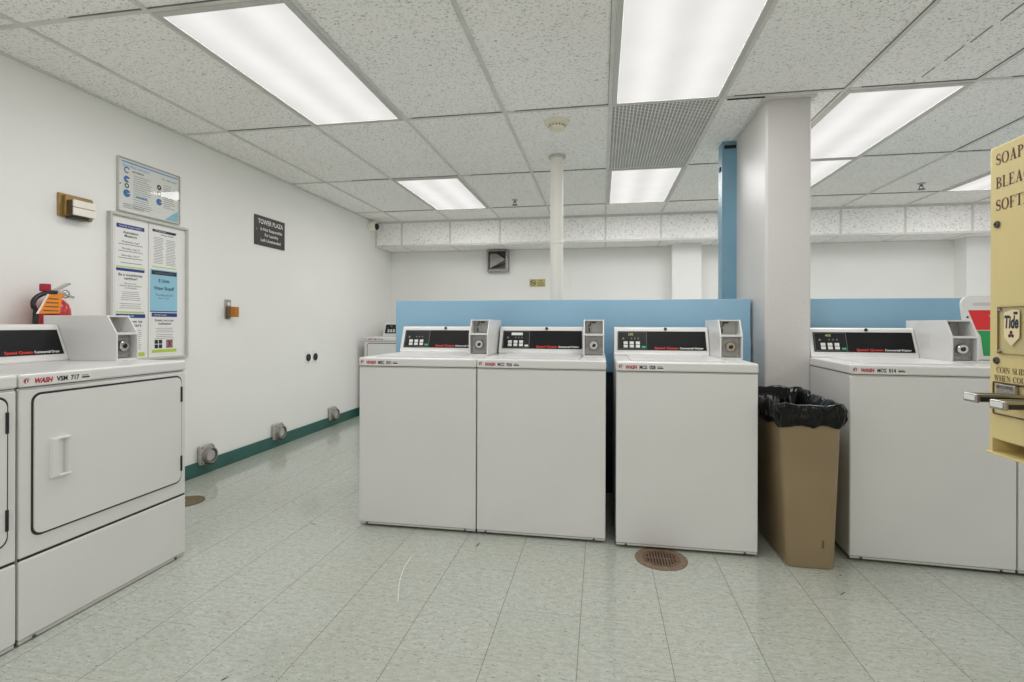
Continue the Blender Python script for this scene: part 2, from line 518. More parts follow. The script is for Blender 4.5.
# eggcrate return grille
g = thing('ceiling_grille', 'square-celled grey return air grille in the ceiling between two lights', 'air grille', ((XC[4]+XC[5])/2, (YR[5]+YR[6])/2, ZC))
hx, hy = PX/2-.012, PY/2-.012
gm = MB()
n1, n2 = 28, 56
for k in range(n1+1):
    x = -hx+2*hx*k/n1
    gm.box(x-.0034, x+.0034, -hy, hy, -.0022, .0012)
for k in range(n2+1):
    y = -hy+2*hy*k/n2
    gm.box(-hx, hx, y-.0036, y+.0036, -.0020, .0012)
gm.build('grille', M['grille'], g)
MB().box(-hx, hx, -hy, hy, .0005, .0035).build('backing', M['grillebk'], g)

# smoke detector, sprinklers, pipe
t = thing('smoke_detector', 'round cream smoke detector on the ceiling in front of the pipe', 'smoke detector', (-.287, 3.34, ZC))
MB().lathe([(.082, .004), (.082, -.010), (.074, -.018), (.055, -.022)], 36).build('base', M['beige'], t, 40)
MB().lathe([(.054, -.020), (.052, -.040), (.044, -.052), (.0, -.055)], 36).build('sensor_head', M['beige'], t, 40)
for k in range(16):
    MB().box(-.006, .006, .0515, .0545, -.036, -.026, T=RZ(2*PI*k/16)).build('smoke_slot', M['dullmetal'], t)

def sprinkler(x, y, label):
    t = thing('fire_sprinkler', label, 'sprinkler', (x, y, ZC), group='ceiling sprinkler heads')
    MB().lathe([(.032, .004), (.030, -.006), (.012, -.010)], 24).build('escutcheon', M['frame_white'], t, 40)
    f = MB().lathe([(.009, -.008), (.009, -.024), (.006, -.026)], 14)
    f.box(-.016, -.012, -.003, .003, -.05, -.022).box(.012, .016, -.003, .003, -.05, -.022)
    f.box(-.016, .016, -.003, .003, -.026, -.021).box(-.016, .016, -.003, .003, -.052, -.047)
    f.build('sprinkler_frame', M['darkmetal'], t)
    d = MB().lathe([(.0, -.051), (.030, -.052), (.030, -.055), (0, -.056)], 20)
    d.build('deflector', M['darkmetal'], t, 40)
sprinkler(-.905, 5.36, 'small ceiling sprinkler left of the pipe, beside the far light')
sprinkler(2.93, 5.34, 'small dark ceiling sprinkler right of the column, left of the dispenser')

t = thing('vertical_pipe', 'white floor-to-ceiling pipe rising behind the blue partition', 'pipe', (-.345, 4.03, 0))
MB().lathe([(.050, 0), (.050, ZC)], 32).build('pipe', M['cream'], t, 40)
MB().lathe([(.0505, ZC-.014), (.068, ZC-.012), (.068, ZC+.002), (.0505, ZC+.002)], 32, closed=True).build('ceiling_collar', M['frame_white'], t, 40)
MB().lathe([(.0502, 1.745), (.055, 1.75), (.055, 1.765), (.0502, 1.77)], 32, closed=True).build('coupling', M['cream'], t, 40)

# ------------------------------------------------------------------ machines
ZT = .930
BAND = .884
def roundrect(x0, x1, z0, z1, r, seg=5):
    pts = []
    for cx, cz, a in ((x1-r, z1-r, 0), (x0+r, z1-r, 90), (x0+r, z0+r, 180), (x1-r, z0+r, 270)):
        for k in range(seg+1):
            q = math.radians(a+90*k/seg)
            pts.append((cx+r*math.cos(q), cz+r*math.sin(q)))
    return pts

def swoosh(mb_r, mb_k, a, b, h):
    """two nested crescents"""
    for mb, s, dx in ((mb_r, 1.0, 0), (mb_k, .62, .28*h)):
        L = []; Rr = []
        for k in range(13):
            t = k/12
            an = math.radians(70+190*t)
            r = .5*h*s
            w = .17*h*s*math.sin(PI*min(1, t*1.0+.04))
            L.append((a+dx+.55*h+(r+w)*math.cos(an)*1.1, b+.5*h+(r+w*.6)*math.sin(an)))
            Rr.append((a+dx+.55*h+(r-w)*math.cos(an)*1.1, b+.5*h+(r-w*.6)*math.sin(an)))
        mb.strip(L, Rr, .0012)

def label_strip(root, x, z, w, code):
    F = plane((0, -.004, 0), (1, 0, 0), (0, 0, 1))
    st = MB(F).rect(x, x+w, z-.008, z+.026, .0006).build('label', M['sticker'], root)
    r = MB(F); k = MB(F)
    swoosh(r, k, x+.02*w, z, .019)
    r.build('swoosh_mark', M['crimson'], st, fix=False)
    k.build('swoosh_mark', M['ink'], st, fix=False)
    MB(F).text('WASH', x+.155*w, z, .0165, .255*w, .0012, shear=.25, bold=.05).build('lettering', M['crimson'], st, fix=False)
    a_, b_ = code.split()
    MB(F).text(a_, x+.46*w, z, .0165, .165*w, .0012, bold=.035).build('lettering', M['ink'], st, fix=False)
    MB(F).text(b_, x+.675*w, z, .0165, .13*w, .0012, bold=.035).build('lettering', M['ink'], st, fix=False)
    MB(F).rect(x+.845*w, x+.975*w, z+.002, z+.0075, .0012).build('printed_bar', M['ink'], st, fix=False)
    MB(F).rect(x+.845*w, x+.955*w, z+.0105, z+.0135, .0012).build('printed_bar', M['greyink'], st, fix=False)

def coin_box(root, W, D, off=0.0, fwd=0.0):
    w = .115
    x0, x1 = W-w-off, W-off
    yf, ys, yb, zb, zm, zt = .278-fwd, .332-fwd, .68, ZT, 1.058, 1.143
    b = MB()
    prof = [(yf, zb), (yf, zm), (ys, zt), (yb, zt), (yb, zb)]
    b.prism(prof, 'x', x0, x0+.007, .0015)
    b.prism(prof, 'x', x1-.007, x1, .0015)
    b.box(x0+.006, x1-.006, ys, yb, zt-.007, zt)
    b.box(x0+.006, x1-.006, yf+.002, .42, zm-.006, zm+.005)
    b.box(x0+.006, x1-.006, yf+.002, .42, zb, zb+.010)
    b.box(x0+.006, x1-.006, .41, yb, zb, zt)
    cb = b.build('coin_box', M['enamel'], root)
    # upper window: grey coin chute plate
    u = MB().box(x0+.007, x1-.007, .398, .4095, zm+.006, zt-.008, .001)
    u.build('chute_plate', M['frame_white'], cb)
    xs = x0+.034
    MB().tube([(xs+.006, .375, zt-.010), (xs+.002, .375, zt-.032), (xs-.010, .374, zt-.040)], .004, 6).build('coin_chute', M['darkmetal'], cb)
    MB().tube([(xs-.003, .373, zt-.048), (xs-.003, .373, zm+.012)], .0042, 6).build('coin_lever', M['darkmetal'], cb)
    MB().box(xs+.012, xs+.034, .39, .398, zt-.020, zt-.012).build('coin_stop', M['darkmetal'], cb)
    MB().box(x0+.008, x1-.008, yf+.040, yf+.054, zb+.012, zm-.008, .001).build('lock_plate', M['lockplate'], cb)
    cxm = (x0+x1)/2
    zc = (zb+zm)/2+.004
    T = loc((cxm, yf+.040, zc)) @ RX(PI/2)
    MB().lathe([(.040, 0), (.040, .003), (.030, .005), (.030, .002)], 32, T=T).build('lock_ring', M['dullmetal'], cb, 40)
    MB().lathe([(.025, .002), (.024, .022), (.021, .025), (.012, .025), (.011, .016), (0, .016)], 28, T=T).build('lock_barrel', M['chrome'], cb, 40)
    MB().lathe([(.0105, .016), (.010, .0215), (0, .022)], 20, T=T @ loc((.002, -.002, 0))).build('keyhole', M['black'], cb, 40)
    for dx in (-.042, .042):
        for dz in (-.050, .048):
            MB().lathe([(.004, 0), (.0035, .003), (0, .0035)], 10, T=loc((cxm+dx, yf+.0405, zc+dz)) @ RX(PI/2)).build('screw', M['chrome'], cb, 40)
    # tiny printed notice at the foot
    k = MB(plane((0, 0, zb), (1, 0, 0), (0, 1, 0)))
    for i in range(9):
        if i % 4 != 3:
            k.rect(x0+.012+i*.010, x0+.019+i*.010, yf-.022, yf-.012, .0012)
    k.build('printed_notice', M['greyink'], cb)
    return cb

def panel(root, W, kind, digits, off=0.0, inset=.004):
    x0, x1 = inset, W-.118-off
    base = Vector((0, .535, ZT+.012)); top = Vector((0, .592, 1.098))
    prof = [(.530, ZT), (.530, ZT+.010), (.535, ZT+.014), (.590, 1.092), (.600, 1.100), (.70, 1.100), (.70, ZT)]
    cp = MB().prism(prof, 'x', x0, x1, .003).build('control_panel', M['enamel'], root)
    d = (top-base); Ls = d.length; d.normalize()
    F = plane((0, base.y, base.z), (1, 0, 0), (0, d.y, d.z))
    fa, fb = x0+.020, x1-.014
    f = MB(F).prism([(fa, .022), (fb, .022), (fb-.002, Ls-.026), (fa+.002, Ls-.026)], 'z', .0005, .004).build('fascia', M['fascia'], root)
    top_z = Ls-.026
    MB(F).prism([(p[0], p[1]) for p in roundrect((x0+x1)/2-.009+.03, (x0+x1)/2+.009+.03, Ls-.020, Ls-.002, .0088, 4)], 'z', 0, .006).build('lock', M['black'], cp)
    ka, kb = fa+.006, fa+.172
    if kind == 'washer':
        o = MB(F)
        for r in ((ka, kb, .027, .0285), (ka, kb, top_z-.0055, top_z-.004), (ka, ka+.0015, .027, top_z-.004), (kb-.0015, kb, .027, top_z-.004)):
            o.rect(*r, .0048)
        MB(F).box(ka, kb, .027, top_z-.004, .004, .0044).build('keypad', M['keypad'], f)
        o.build('keypad_outline', M['greyink'], f)
        for i in range(3):
            for j in range(2):
                MB(F).box(ka+.030+i*.036, ka+.054+i*.036, .036+j*.021, .0535+j*.021, .0044, .0056, .001, 1).build('key', M['key'], f)
        MB(F).box(ka+.137, ka+.160, .035, .046, .0044, .0056, .001, 1).build('start_key', M['green'] if digits != 'blank' else M['key'], f)
        if digits == 'blank':
            MB(F).box(ka+.050, ka+.122, top_z-.031, top_z-.014, .0044, .0054).build('display', M['key'], f)
        elif digits:
            MB(F).text(digits, ka+.058, top_z-.027, .014, None, .005).build('display', M['digit'], f, fix=False)
        for i in range(3):
            MB(F).rect(ka+.074+i*.020, ka+.080+i*.020, .090, .098, .005).build('key_legend', M['greyink'], f, fix=False)
        MB(F).flat([(ka+.020, .088), (ka+.036, .088), (ka+.028, .102)], .005).build('key_legend', M['greyink'], f, fix=False)
    tx = kb+.045 if kind == 'washer' else (fb-.245)
    sp = fb-.018-tx
    word = 'Commercial Washer' if kind == 'washer' else 'Commercial Dryer'
    MB(F).text('Speed Queen', tx, .029, .0125, sp*.49, .0046, bold=.035).build('lettering', M['red'], f, fix=False)
    MB(F).text(word, tx+sp*.52, .029, .0110, sp*.48, .0046, bold=.02).build('lettering', M['white'], f, fix=False)

def body_common(root, W, D):
    MB().box(.002, W-.002, .010, D, .022, BAND-.003).build('cabinet', M['enamel_dull'], root)
    MB().box(.006, W-.006, .014, D-.01, BAND-.009, BAND+.001).build('seam', M['gasket'], root)
    MB().box(-.000, W, -.004, D+.003, BAND, ZT, .008, 3).build('top', M['enamel'], root)
    for x in (.05, W-.05):
        for y in (.06, D-.06):
            MB().lathe([(.022, 0), (.022, .006), (.010, .008), (.010, .030)], 14, T=loc((x, y, 0))).build('foot', M['black'], root, 40)

def kick_screws(root, W, z):
    for x in (.05, W-.06):
        MB().lathe([(.006, 0), (.005, .004), (0, .005)], 12, T=loc((x, -.001, z)) @ RX(PI/2)).build('screw', M['darkmetal'], root, 40)

def washer(x0, yf, W, label, code, digits, lid_open=False, off=0.0, rz=0.0, fwd=0.0, inset=.004, D=.71):
    t = thing('washing_machine', label, 'washing machine', (x0, yf, 0), rz, group='top loading washing machines')
    body_common(t, W, D)
    MB().box(.002, W-.002, 0, .012, .025, BAND-.008, .005, 2).build('front_panel', M['enamel'], t)
    MB().box(.004, W-.004, .003, .014, .013, .024, .003).build('kick_strip', M['frame_white'], t)
    kick_screws(t, W, .019)
    label_strip(t, .012, .896, .222, code)
    # lid on the flat top
    lx0, lx1, ly0, ly1 = .075, W-.128-off, .035, .505
    if not lid_open:
        MB().prism(roundrect(lx0, lx1, ly0, ly1, .03), 'z', ZT-.001, ZT+.007, .002).build('lid', M['enamel'], t)
    else:
        MB().prism(roundrect(lx0-.012, lx1+.012, ly0-.01, ly1, .03), 'z', ZT+.0004, ZT+.0012).build('tub_opening', M['enamel_dull'], t)
        F = loc((0, ly1-.03, ZT+.004)) @ RX(math.radians(-102)) @ loc((0, -(ly1-.03), 0))
        # lid stands open, its underside facing the viewer
        lid = MB(F).prism(roundrect(lx0, lx1, ly0+.09, ly1-.03, .04), 'z', -.004, .018, .004).build('lid', M['enamel'], t)
        L = plane(F @ Vector((0, ly1-.03, -.004)), F.to_3x3() @ Vector((1, 0, 0)), F.to_3x3() @ Vector((0, -1, 0)))
        h = ly1-.03-ly0-.09
        MB(L).flat([(lx0+.024, h*.77), (lx1-.03, h*.77), (lx1-.03, h*.46), (lx0+.05, h*.46)], .0008).build('warning_label', M['signred'], lid)
        MB(L).flat([(lx0+.052, h*.45), (lx1-.03, h*.45), (lx1-.03, h*.06), (lx0+.066, h*.06), (lx0+.066, h*.36)], .0008).build('instruction_label', M['signgreen'], lid)
        for w_, a_, b_, h_ in (('Welcome', .115, .66, .013), ('Start', .135, .50, .010), ('1', .155, .38, .012)):
            MB(L).text(w_, lx0+a_, h*b_, h_, None, .0016).build('lettering', M['white'], lid, fix=False)
        k = MB(L).rect(lx0+.05, lx0+.13, h*.84, h*.89, .0008)
        k.build('maker_plate', M['frame_white'], lid)
        MB(L).disc(lx0+.018, h*.66, .006, .001).build('bumper', M['black'], lid)
    panel(t, W, 'washer', digits, off, inset)
    coin_box(t, W, D, off, fwd)
    return t

washer(-1.318, 2.645, .667, 'leftmost front-row washer, at the left end of the blue partition', 'MEC 031', '', inset=.022)
washer(-.649, 2.645, .676, 'second front-row washer, between the leftmost washer and the dark gap', 'MCC 026', 'blank', off=.010, inset=.012)
washer(.075, 2.615, .669, 'washer between the dark gap and the trash can, above floor drain', 'MCG 028', '250')
washer(1.160, 2.662, .668, 'washer right of the trash can with its lid shut, beside open-lid washer', 'MCG 014', '400', off=.006, rz=-.05, fwd=.03)
washer(1.829, 2.628, .672, 'washer with raised lid showing red and green labels, behind yellow dispenser', 'MCG 012', '250', True, rz=-.05)

def dryer(x, y, rz, label, code, W=.719, D=.705, tall=1.0075, digits=None):
    t = thing('clothes_dryer', label, 'clothes dryer', (x, y, 0), rz, group='white coin-operated dryers')
    t.scale = (1, 1, tall)
    body_common(t, W, D)
    MB().box(.002, W-.002, 0, .012, .298, BAND-.008, .005, 2).build('front_panel', M['enamel'], t)
    MB().box(.002, W-.002, -.001, .012, .018, .289, .005, 2).build('lower_panel', M['enamel'], t)
    MB().box(.004, W-.004, .005, .011, .286, .301).build('panel_gap', M['gasket'], t)
    MB().box(.004, W-.004, .003, .014, .003, .0165, .003).build('kick_strip', M['frame_white'], t)
    kick_screws(t, W, .011)
    MB().prism(roundrect(.039, .692, .358, .862, .032), 'y', -.0015, .004).build('door_seal', M['gasket'], t)
    dr = MB().prism(roundrect(.046, .685, .366, .854, .027), 'y', -.0065, .002, .002).build('door', M['enamel'], t)
    hx, hz0, hz1 = .096, .548, .692
    y_ = -.0065
    h = MB().prism([(hx, y_), (hx+.002, y_-.013), (hx+.014, y_-.017), (hx+.024, y_-.014), (hx+.030, y_-.003), (hx+.054, y_-.0015), (hx+.060, y_-.010), (hx+.066, y_-.010), (hx+.069, y_)], 'z', hz0+.006, hz1-.006)
    h.box(hx, hx+.069, y_-.013, y_, hz1-.009, hz1, .003).box(hx, hx+.069, y_-.013, y_, hz0, hz0+.009, .003)
    h.build('handle', M['enamel'], dr)
    MB().box(hx+.030, hx+.056, y_-.0022, y_-.0012, hz0+.010, hz1-.010).build('finger_recess', M['frame_white'], dr)
    for z in (.737, .412):
        MB().box(.680, .689, -.011, -.002, z, z+.072, .002).build('hinge', M['black'], t)
    label_strip(t, .010, .896, .240, code)
    panel(t, W, 'washer' if digits else 'dryer', digits)
    coin_box(t, W, D, 0, .012)
    return t

dryer(-1.968, 1.441, PI/2, 'white front-loading dryer below the notice board, its whole door in view', 'VSM 717')
dryer(-1.968, .717, PI/2, 'dryer at the left picture edge, only its right side strip showing', 'VSM 716')
dryer(-2.80, 5.75, 0, 'far dryer in the left back corner, seen past the blue partition end', 'VSM 711', tall=1.03, digits='250')

# ------------------------------------------------------------------ trash can
def rr(hx, hy, r, n):
    """n points around a rounded rectangle"""
    base = roundrect(-hx, hx, -hy, hy, r, 8)
    per = [0]
    for i in range(len(base)):
        a, b = base[i], base[(i+1) % len(base)]
        per.append(per[-1]+math.hypot(b[0]-a[0], b[1]-a[1]))
    out = []
    for k in range(n):
        s = per[-1]*k/n
        i = max(j for j in range(len(base)) if per[j] <= s)
        a, b = base[i], base[(i+1) % len(base)]
        f = (s-per[i])/max(1e-9, per[i+1]-per[i])
        out.append((a[0]+(b[0]-a[0])*f, a[1]+(b[1]-a[1])*f))
    return out

def loft(rings, cap0=False, cap1=False):
    m = MB()
    n = len(rings[0])
    v = [p for r in rings for p in r]
    f = []
    for i in range(len(rings)-1):
        for k in range(n):
            k2 = (k+1) % n
            f.append((i*n+k, i*n+k2, (i+1)*n+k2, (i+1)*n+k))
    if cap0: f.append(tuple(range(n-1, -1, -1)))
    if cap1: f.append(tuple((len(rings)-1)*n+k for k in range(n)))
    m._add(v, f)
    return m

CT = (.925, 2.775)
t = thing('trash_can', 'tall tan plastic trash can with black liner, standing before the column', 'trash can', (CT[0], CT[1], 0))
def can_ring(z, off=0.0, n=96):
    f = z/.735
    hx = .102+.029*f-off; hy = .228+.042*f-off
    return [(x+.028-.017*f, y, z) for x, y in rr(hx, hy, .028, n)]
rings = [can_ring(.003), can_ring(.03), can_ring(.4), can_ring(.715), can_ring(.735, -.004), can_ring(.738, .004), can_ring(.715, .010), can_ring(.30, .010)]
loft(rings, True, True).build('bin', M['tan'], t, 40)
nb = 150
bag = []
zs = [(.42, -.056, 0), (.55, -.044, .004), (.66, -.036, .004), (.72, -.028, .004), (.755, -.014, .004), (.776, .000, .005), (.786, .010, .005), (.780, .019, .007), (.768, .024, .010), (.754, .027, .012), (.740, .028, .013), (.726, .027, .013), (.712, .024, .012), (.700, .020, .010), (.690, .013, .006), (.685, .007, .002)]
for (z, off, amp) in zs:
    z -= .026
    base = can_ring(min(z, .735), 0, nb)
    ring = []
    for k, (x, y, zz) in enumerate(base):
        nx, ny = x-.012, y*.55
        l = math.hypot(nx, ny); nx /= l; ny /= l
        s_ = 2*PI*k/nb
        q = noise.noise(Vector((x*16, y*16, z*15)))
        q3 = abs(noise.noise(Vector((x*34+9, y*34+2, z*40))))
        pl = abs(noise.noise(Vector((k*.30, z*7, 3.3))))+.6*abs(noise.noise(Vector((k*.62+7, z*16, 8.1))))
        cr = abs(noise.noise(Vector((k*.16+z*42, z*30-k*.1, 5.5))))
        o = off + amp*(1.0*q-1.1*q3-1.6*pl-1.1*cr+1.1)
        if off > 0: o = max(o, .005)
        dz = 0
        if z < .726 and off > 0:                    # hem swings up and down round the can
            hem = .016*noise.noise(Vector((x*13, y*13, 4)))+.006*noise.noise(Vector((k*.5, 2, 2)))
            if y < -.16: hem += .010-.075*max(0, abs(x-.012)-.07)-.010*math.exp(-((x-.02)/.010)**2)
            if x < -.05 and y > -.2: hem -= .006
            dz = (hem-.008)*(.735-z)/.075
        else:
            dz = .014*noise.noise(Vector((x*13, y*13, 9)))*(1 if z > .67 else 0)+(.008*noise.noise(Vector((k*.45, 1, 1))) if z > .67 else 0)
            dz += .020*(1 if y > .12 else 0)*(1 if z > .715 else 0)
        ring.append((x+nx*o, y+ny*o*1.2, z+dz))
    bag.append(ring)
ob = loft(bag, True, False).build('bin_liner', M['bag'], t)
for p_ in ob.data.polygons: p_.use_smooth = True
mdl = ob.modifiers.new('s', 'SUBSURF'); mdl.levels = 1; mdl.render_levels = 1
MB().box(.070, .078, -.2375, -.231, .10, .135).build('scuff_mark', M['vendin'], t)

# ------------------------------------------------------------------ floor drains
t = thing('floor_drain', 'round slotted rusty floor drain under the washer beside dark gap', 'floor drain', (.285, 2.525, 0))
MB().lathe([(.122, 0), (.122, .0022), (.090, .003), (.088, .0022), (.088, 0)], 48, closed=True).build('rim', M['rim'], t, 40)
MB().lathe([(.089, .0003), (.089, .0012), (0, .0012)], 40).build('drain_pit', M['dark'], t)
gr = MB()
gr.lathe([(.089, .001), (.089, .0034), (.072, .0034), (.072, .001)], 40, closed=True)
for k in range(-5, 6):
    x = k*.0135
    hy = math.sqrt(max(0, .074**2-x*x))
    gr.box(x-.0036, x+.0036, -hy, hy, .001, .0034)
gr.box(-.074, .074, -.004, .004, .001, .0035)
gr.build('grate', M['rust'], t)
t = thing('floor_cleanout_cover', 'round flat brown cover set in the floor beside the dryer', 'floor cover', (-2.555, 2.805, 0))
MB().lathe([(.104, 0), (.104, .003), (.094, .004), (.090, .003), (0, .003)], 40).build('cover_plate', M['cover'], t, 40)
MB().lathe([(.104, .001), (.105, .0035), (.096, .0045), (.095, .001)], 40, closed=True).build('ring', M['vendin'], t, 40)
MB().box(-.018, .018, -.004, .004, .003, .0052).lathe([(.010, .003), (.009, .0055), (0, .0058)], 12).build('screw', M['brass'], t)

# ------------------------------------------------------------------ left wall fittings
WL = lambda n=0.0: plane((XW+n, 0, 0), (0, 1, 0), (0, 0, 1))      # a = Y, b = Z, normal +X

def frame(mb, a0, a1, b0, b1, w, n0, n1, bev=.001):
    mb.box(a0, a1, b0, b0+w, n0, n1, bev, 1).box(a0, a1, b1-w, b1, n0, n1, bev, 1)
    mb.box(a0, a0+w, b0+w, b1-w, n0, n1, bev, 1).box(a1-w, a1, b0+w, b1-w, n0, n1, bev, 1)
    return mb

# acrylic framed poster
t = thing('framed_poster', 'acrylic-framed poster with blue diagrams above the notice board', 'poster', (XW, 2.90, 1.80))
def sub(O): return plane((0, -O[0], -O[1]), (0, 1, 0), (0, 0, 1))
Fp = sub((2.90, 1.80))
pa0, pa1, pb0, pb1 = 2.648, 3.112, 1.801, 2.134
MB(Fp).box(pa0+.004, pa1-.004, pb0+.004, pb1-.004, .001, .006).build('sheet', M['paper'], t)
frame(MB(Fp), pa0, pa1, pb0, pb1, .005, 0, .018).build('frame', M['frame_white'], t)
def P_(mb, name, mat):
    mb.build(name, M[mat], t, fix=False)
P_(MB(Fp).rect(pa0+.03, pa1-.012, pb1-.026, pb1-.018, .0066), 'heading_bar', 'sky')
P_(MB(Fp).text('Smart Wash Instructions', pa0+.035, pb1-.052, .018, .19, .0066), 'lettering', 'sky')
P_(MB(Fp).flat([(pa1-.12, pb0+.012), (pa1-.012, pb0+.012), (pa1-.012, pb0+.085), (pa1-.04, pb0+.07)], .0066), 'corner_print', 'bluepaper')
P_(MB(Fp).rect(pa0+.13, pa0+.21, pb0+.105, pb0+.115, .0066), 'scale_bar', 'sky')
for (a, b, r0, r1) in ((.065, .262, .012, .020), (.065, .205, .004, .021), (.065, .118, 0.001, .024), (.30, .118, .001, .022)):
    P_(MB(Fp).ring(pa0+a, pb0+b, r0, r1, .0068, 24, 20, 310 if r0 > .002 else 360), 'diagram', 'medblue')
P_(MB(Fp).text('Load the Machine', pa0+.10, pb1-.075, .012, .085, .0068, bold=.02), 'lettering', 'ink')
P_(MB(Fp).text('Start   WHEN READY', pa0+.32, pb1-.060, .010, .12, .0068), 'lettering', 'ink')
for a, b, r0, r1 in ((.065, .165, .008, .015), (.30, .215, .006, .017), (.30, .172, .010, .016)):
    P_(MB(Fp).ring(pa0+a, pb0+b, r0, r1, .0068), 'diagram', 'ink')
q = MB(Fp)
for j in range(16):
    b = pb1-.095-j*.0135
    if b < pb0+.02: break
    q.rect(pa0+.11, pa0+.11+.10+.04*random.random(), b, b+.003, .0067)
    if j < 12: q.rect(pa0+.335, pa0+.335+.05+.06*random.random(), b, b+.003, .0067)
for j in range(3):
    q.rect(pa0+.04, pa0+.16+.06*random.random(), pb0+.028+j*.011, pb0+.031+j*.011, .0067)
q.build('body_text', M['greyink'], t)
MB(Fp).box(pa0+.005, pa1-.005, pb0+.005, pb1-.005, .0125, .0145).build('acrylic_cover', M['clear'], t)
for a in (pa0+.012, pa1-.008):
    MB(Fp).lathe([(.004, .0145), (.0035, .0185), (0, .019)], 10, T=loc((a, (pb0+pb1)/2, 0))).build('screw', M['darkmetal'], t, 40)

# notice board
ba0, ba1, bb0, bb1 = 2.588, 3.174, .878, 1.785
t = thing('notice_board', 'white framed notice board on the left wall, holding six sheets', 'notice board', (XW, 2.89, bb0))
Fb = sub((2.89, bb0))
MB(Fb).box(ba0+.006, ba1-.006, bb0+.006, bb1-.006, 0, .010).build('backing', M['paper'], t)
frame(MB(Fb), ba0, ba1, bb0, bb1, .016, 0, .030, .002).build('frame', M['frame_white'], t)
MB(Fb).box(2.861, 2.866, bb0+.016, bb1-.016, .010, .013).build('divider', M['frame_white'], t)

def sheet(label, a0, b0, mat, draw, w=.216, h=.279, tilt=0.0, name='notice_sheet'):
    t = thing(name, label, 'notice', (XW+.0104, a0, b0), group='sheets on the notice board')
    t.rotation_euler = (tilt, 0, 0)
    F = plane((0, 0, 0), (0, 1, 0), (0, 0, 1))
    MB(F).box(0, w, 0, h, 0, .0012).build('paper', mat, t)
    layers = []
    def L(k, n=None):
        layers.append((k, n, MB(F)))
        return layers[-1][2]
    draw(L, w, h)
    names = {'navy': 'header_band', 'darknavy': 'header_band', 'lime': 'footer_band', 'ink': 'lettering', 'greyink': 'small_print', 'white': 'header_lettering', 'crimson': 'cross_mark'}
    for k, n, m in layers:
        m.build(n or names.get(k, 'print'), M[k], t, fix=False)

N1, N2 = .0017, .0022
def lines(L, a0, a1, b0, n, step, k='greyink', h=.0028, ragged=.03):
    blk = L(k)
    for i in range(n):
        d = ragged*random.random()
        blk.rect(a0+d*.5, a1-d*.5, b0-i*step, b0-i*step+h, N1)
def d_meet(L, w, h):
    L('navy').rect(.012, w-.012, h-.035, h-.010, N1)
    L('white').text('TOWER PLAZA ASSOC.', w/2, h-.028, .010, .16, N2, 'c')
    L('ink').text('Association', w/2, h-.066, .016, .105, N1, 'c', bold=.02)
    L('ink').text('Meetings', w/2, h-.088, .016, .085, N1, 'c', bold=.02)
    for i, s_ in enumerate(('Wednesday, Aug 7', 'Thursday, Aug 15', 'Saturday, Oct 7')):
        b = h-.122-i*.042
        L('ink').text(s_, w/2, b, .0105, .125, N1, 'c', bold=.01)
        L('greyink').rect(.025, w-.025, b-.013, b-.009, N1)
    L('greyink').rect(.04, w-.03, .030, .034, N1)
    L('lime').rect(.010, w-.010, .004, .010, N1)
def d_neigh(L, w, h):
    L('navy').rect(.010, w-.010, h-.020, h-.003, N1)
    L('ink').text('Be a considerate', w/2, h-.050, .016, .165, N1, 'c', bold=.02)
    L('ink').text('neighbor!', w/2, h-.072, .016, .09, N1, 'c', bold=.02)
    L('ink').text('Remove your', w/2, h-.100, .010, .08, N1, 'c')
    L('ink').text('clothes when machine', w/2, h-.114, .010, .15, N1, 'c')
    L('ink').text('is finished', w/2, h-.128, .010, .08, N1, 'c')
    lines(L, .04, w-.04, h-.150, 5, .012)
    lines(L, .03, w-.03, h-.222, 3, .013)
    L('lime').rect(.010, w-.010, .003, .010, N1)
def d_how(L, w, h):
    L('navy').rect(.008, w-.006, h-.030, h-.006, N1)
    L('white').text('TOWER PLAZA', .03, h-.023, .010, .10, N2)
    L('ink').text('How to', w/2+.03, h-.060, .017, .10, N1, 'c', bold=.02)
    L('ink').text('start', w/2+.04, h-.084, .017, .07, N1, 'c', bold=.02)
    lines(L, .03, w-.03, h-.11, 10, .013)
    L('lime').rect(.010, w-.010, .006, .030, N1)
def d_list(L, w, h):
    L('darknavy').flat([(.012, h-.018), (w-.012, h-.018), (w-.022, h-.036), (.012, h-.034)], N1)
    L('white').text('TOWER PLAZA', .03, h-.030, .008, .09, N2)
    L('ink').text('House Rules', w/2+.02, h-.052, .009, .10, N1, 'c', bold=.02)
    lines(L, .018, w*.46, h-.072, 17, .0105, ragged=.02)
    lines(L, w*.53, w-.018, h-.078, 17, .0105, ragged=.02)
    L('lime').rect(.010, w-.010, .012, .018, N1)
def d_water(L, w, h):
    L('darknavy').rect(.010, w-.006, h-.034, h-.006, N1)
    L('greyink').text('TOWER PLAZA NOTICE', w/2, h-.026, .010, .15, N2, 'c')
    L('ink').text('E Units', w/2, h-.082, .022, .085, N1, 'c', bold=.02)
    L('ink').text('Water Shutoff', w/2, h-.132, .022, .160, N1, 'c', bold=.02)
    L('ink').text('Thursday July 30', w/2, h-.172, .013, .135, N1, 'c')
    L('ink').text('9 am - 4 pm', w/2, h-.192, .010, .085, N1, 'c')
    L('navy').rect(0, w, 0, .007, N1)
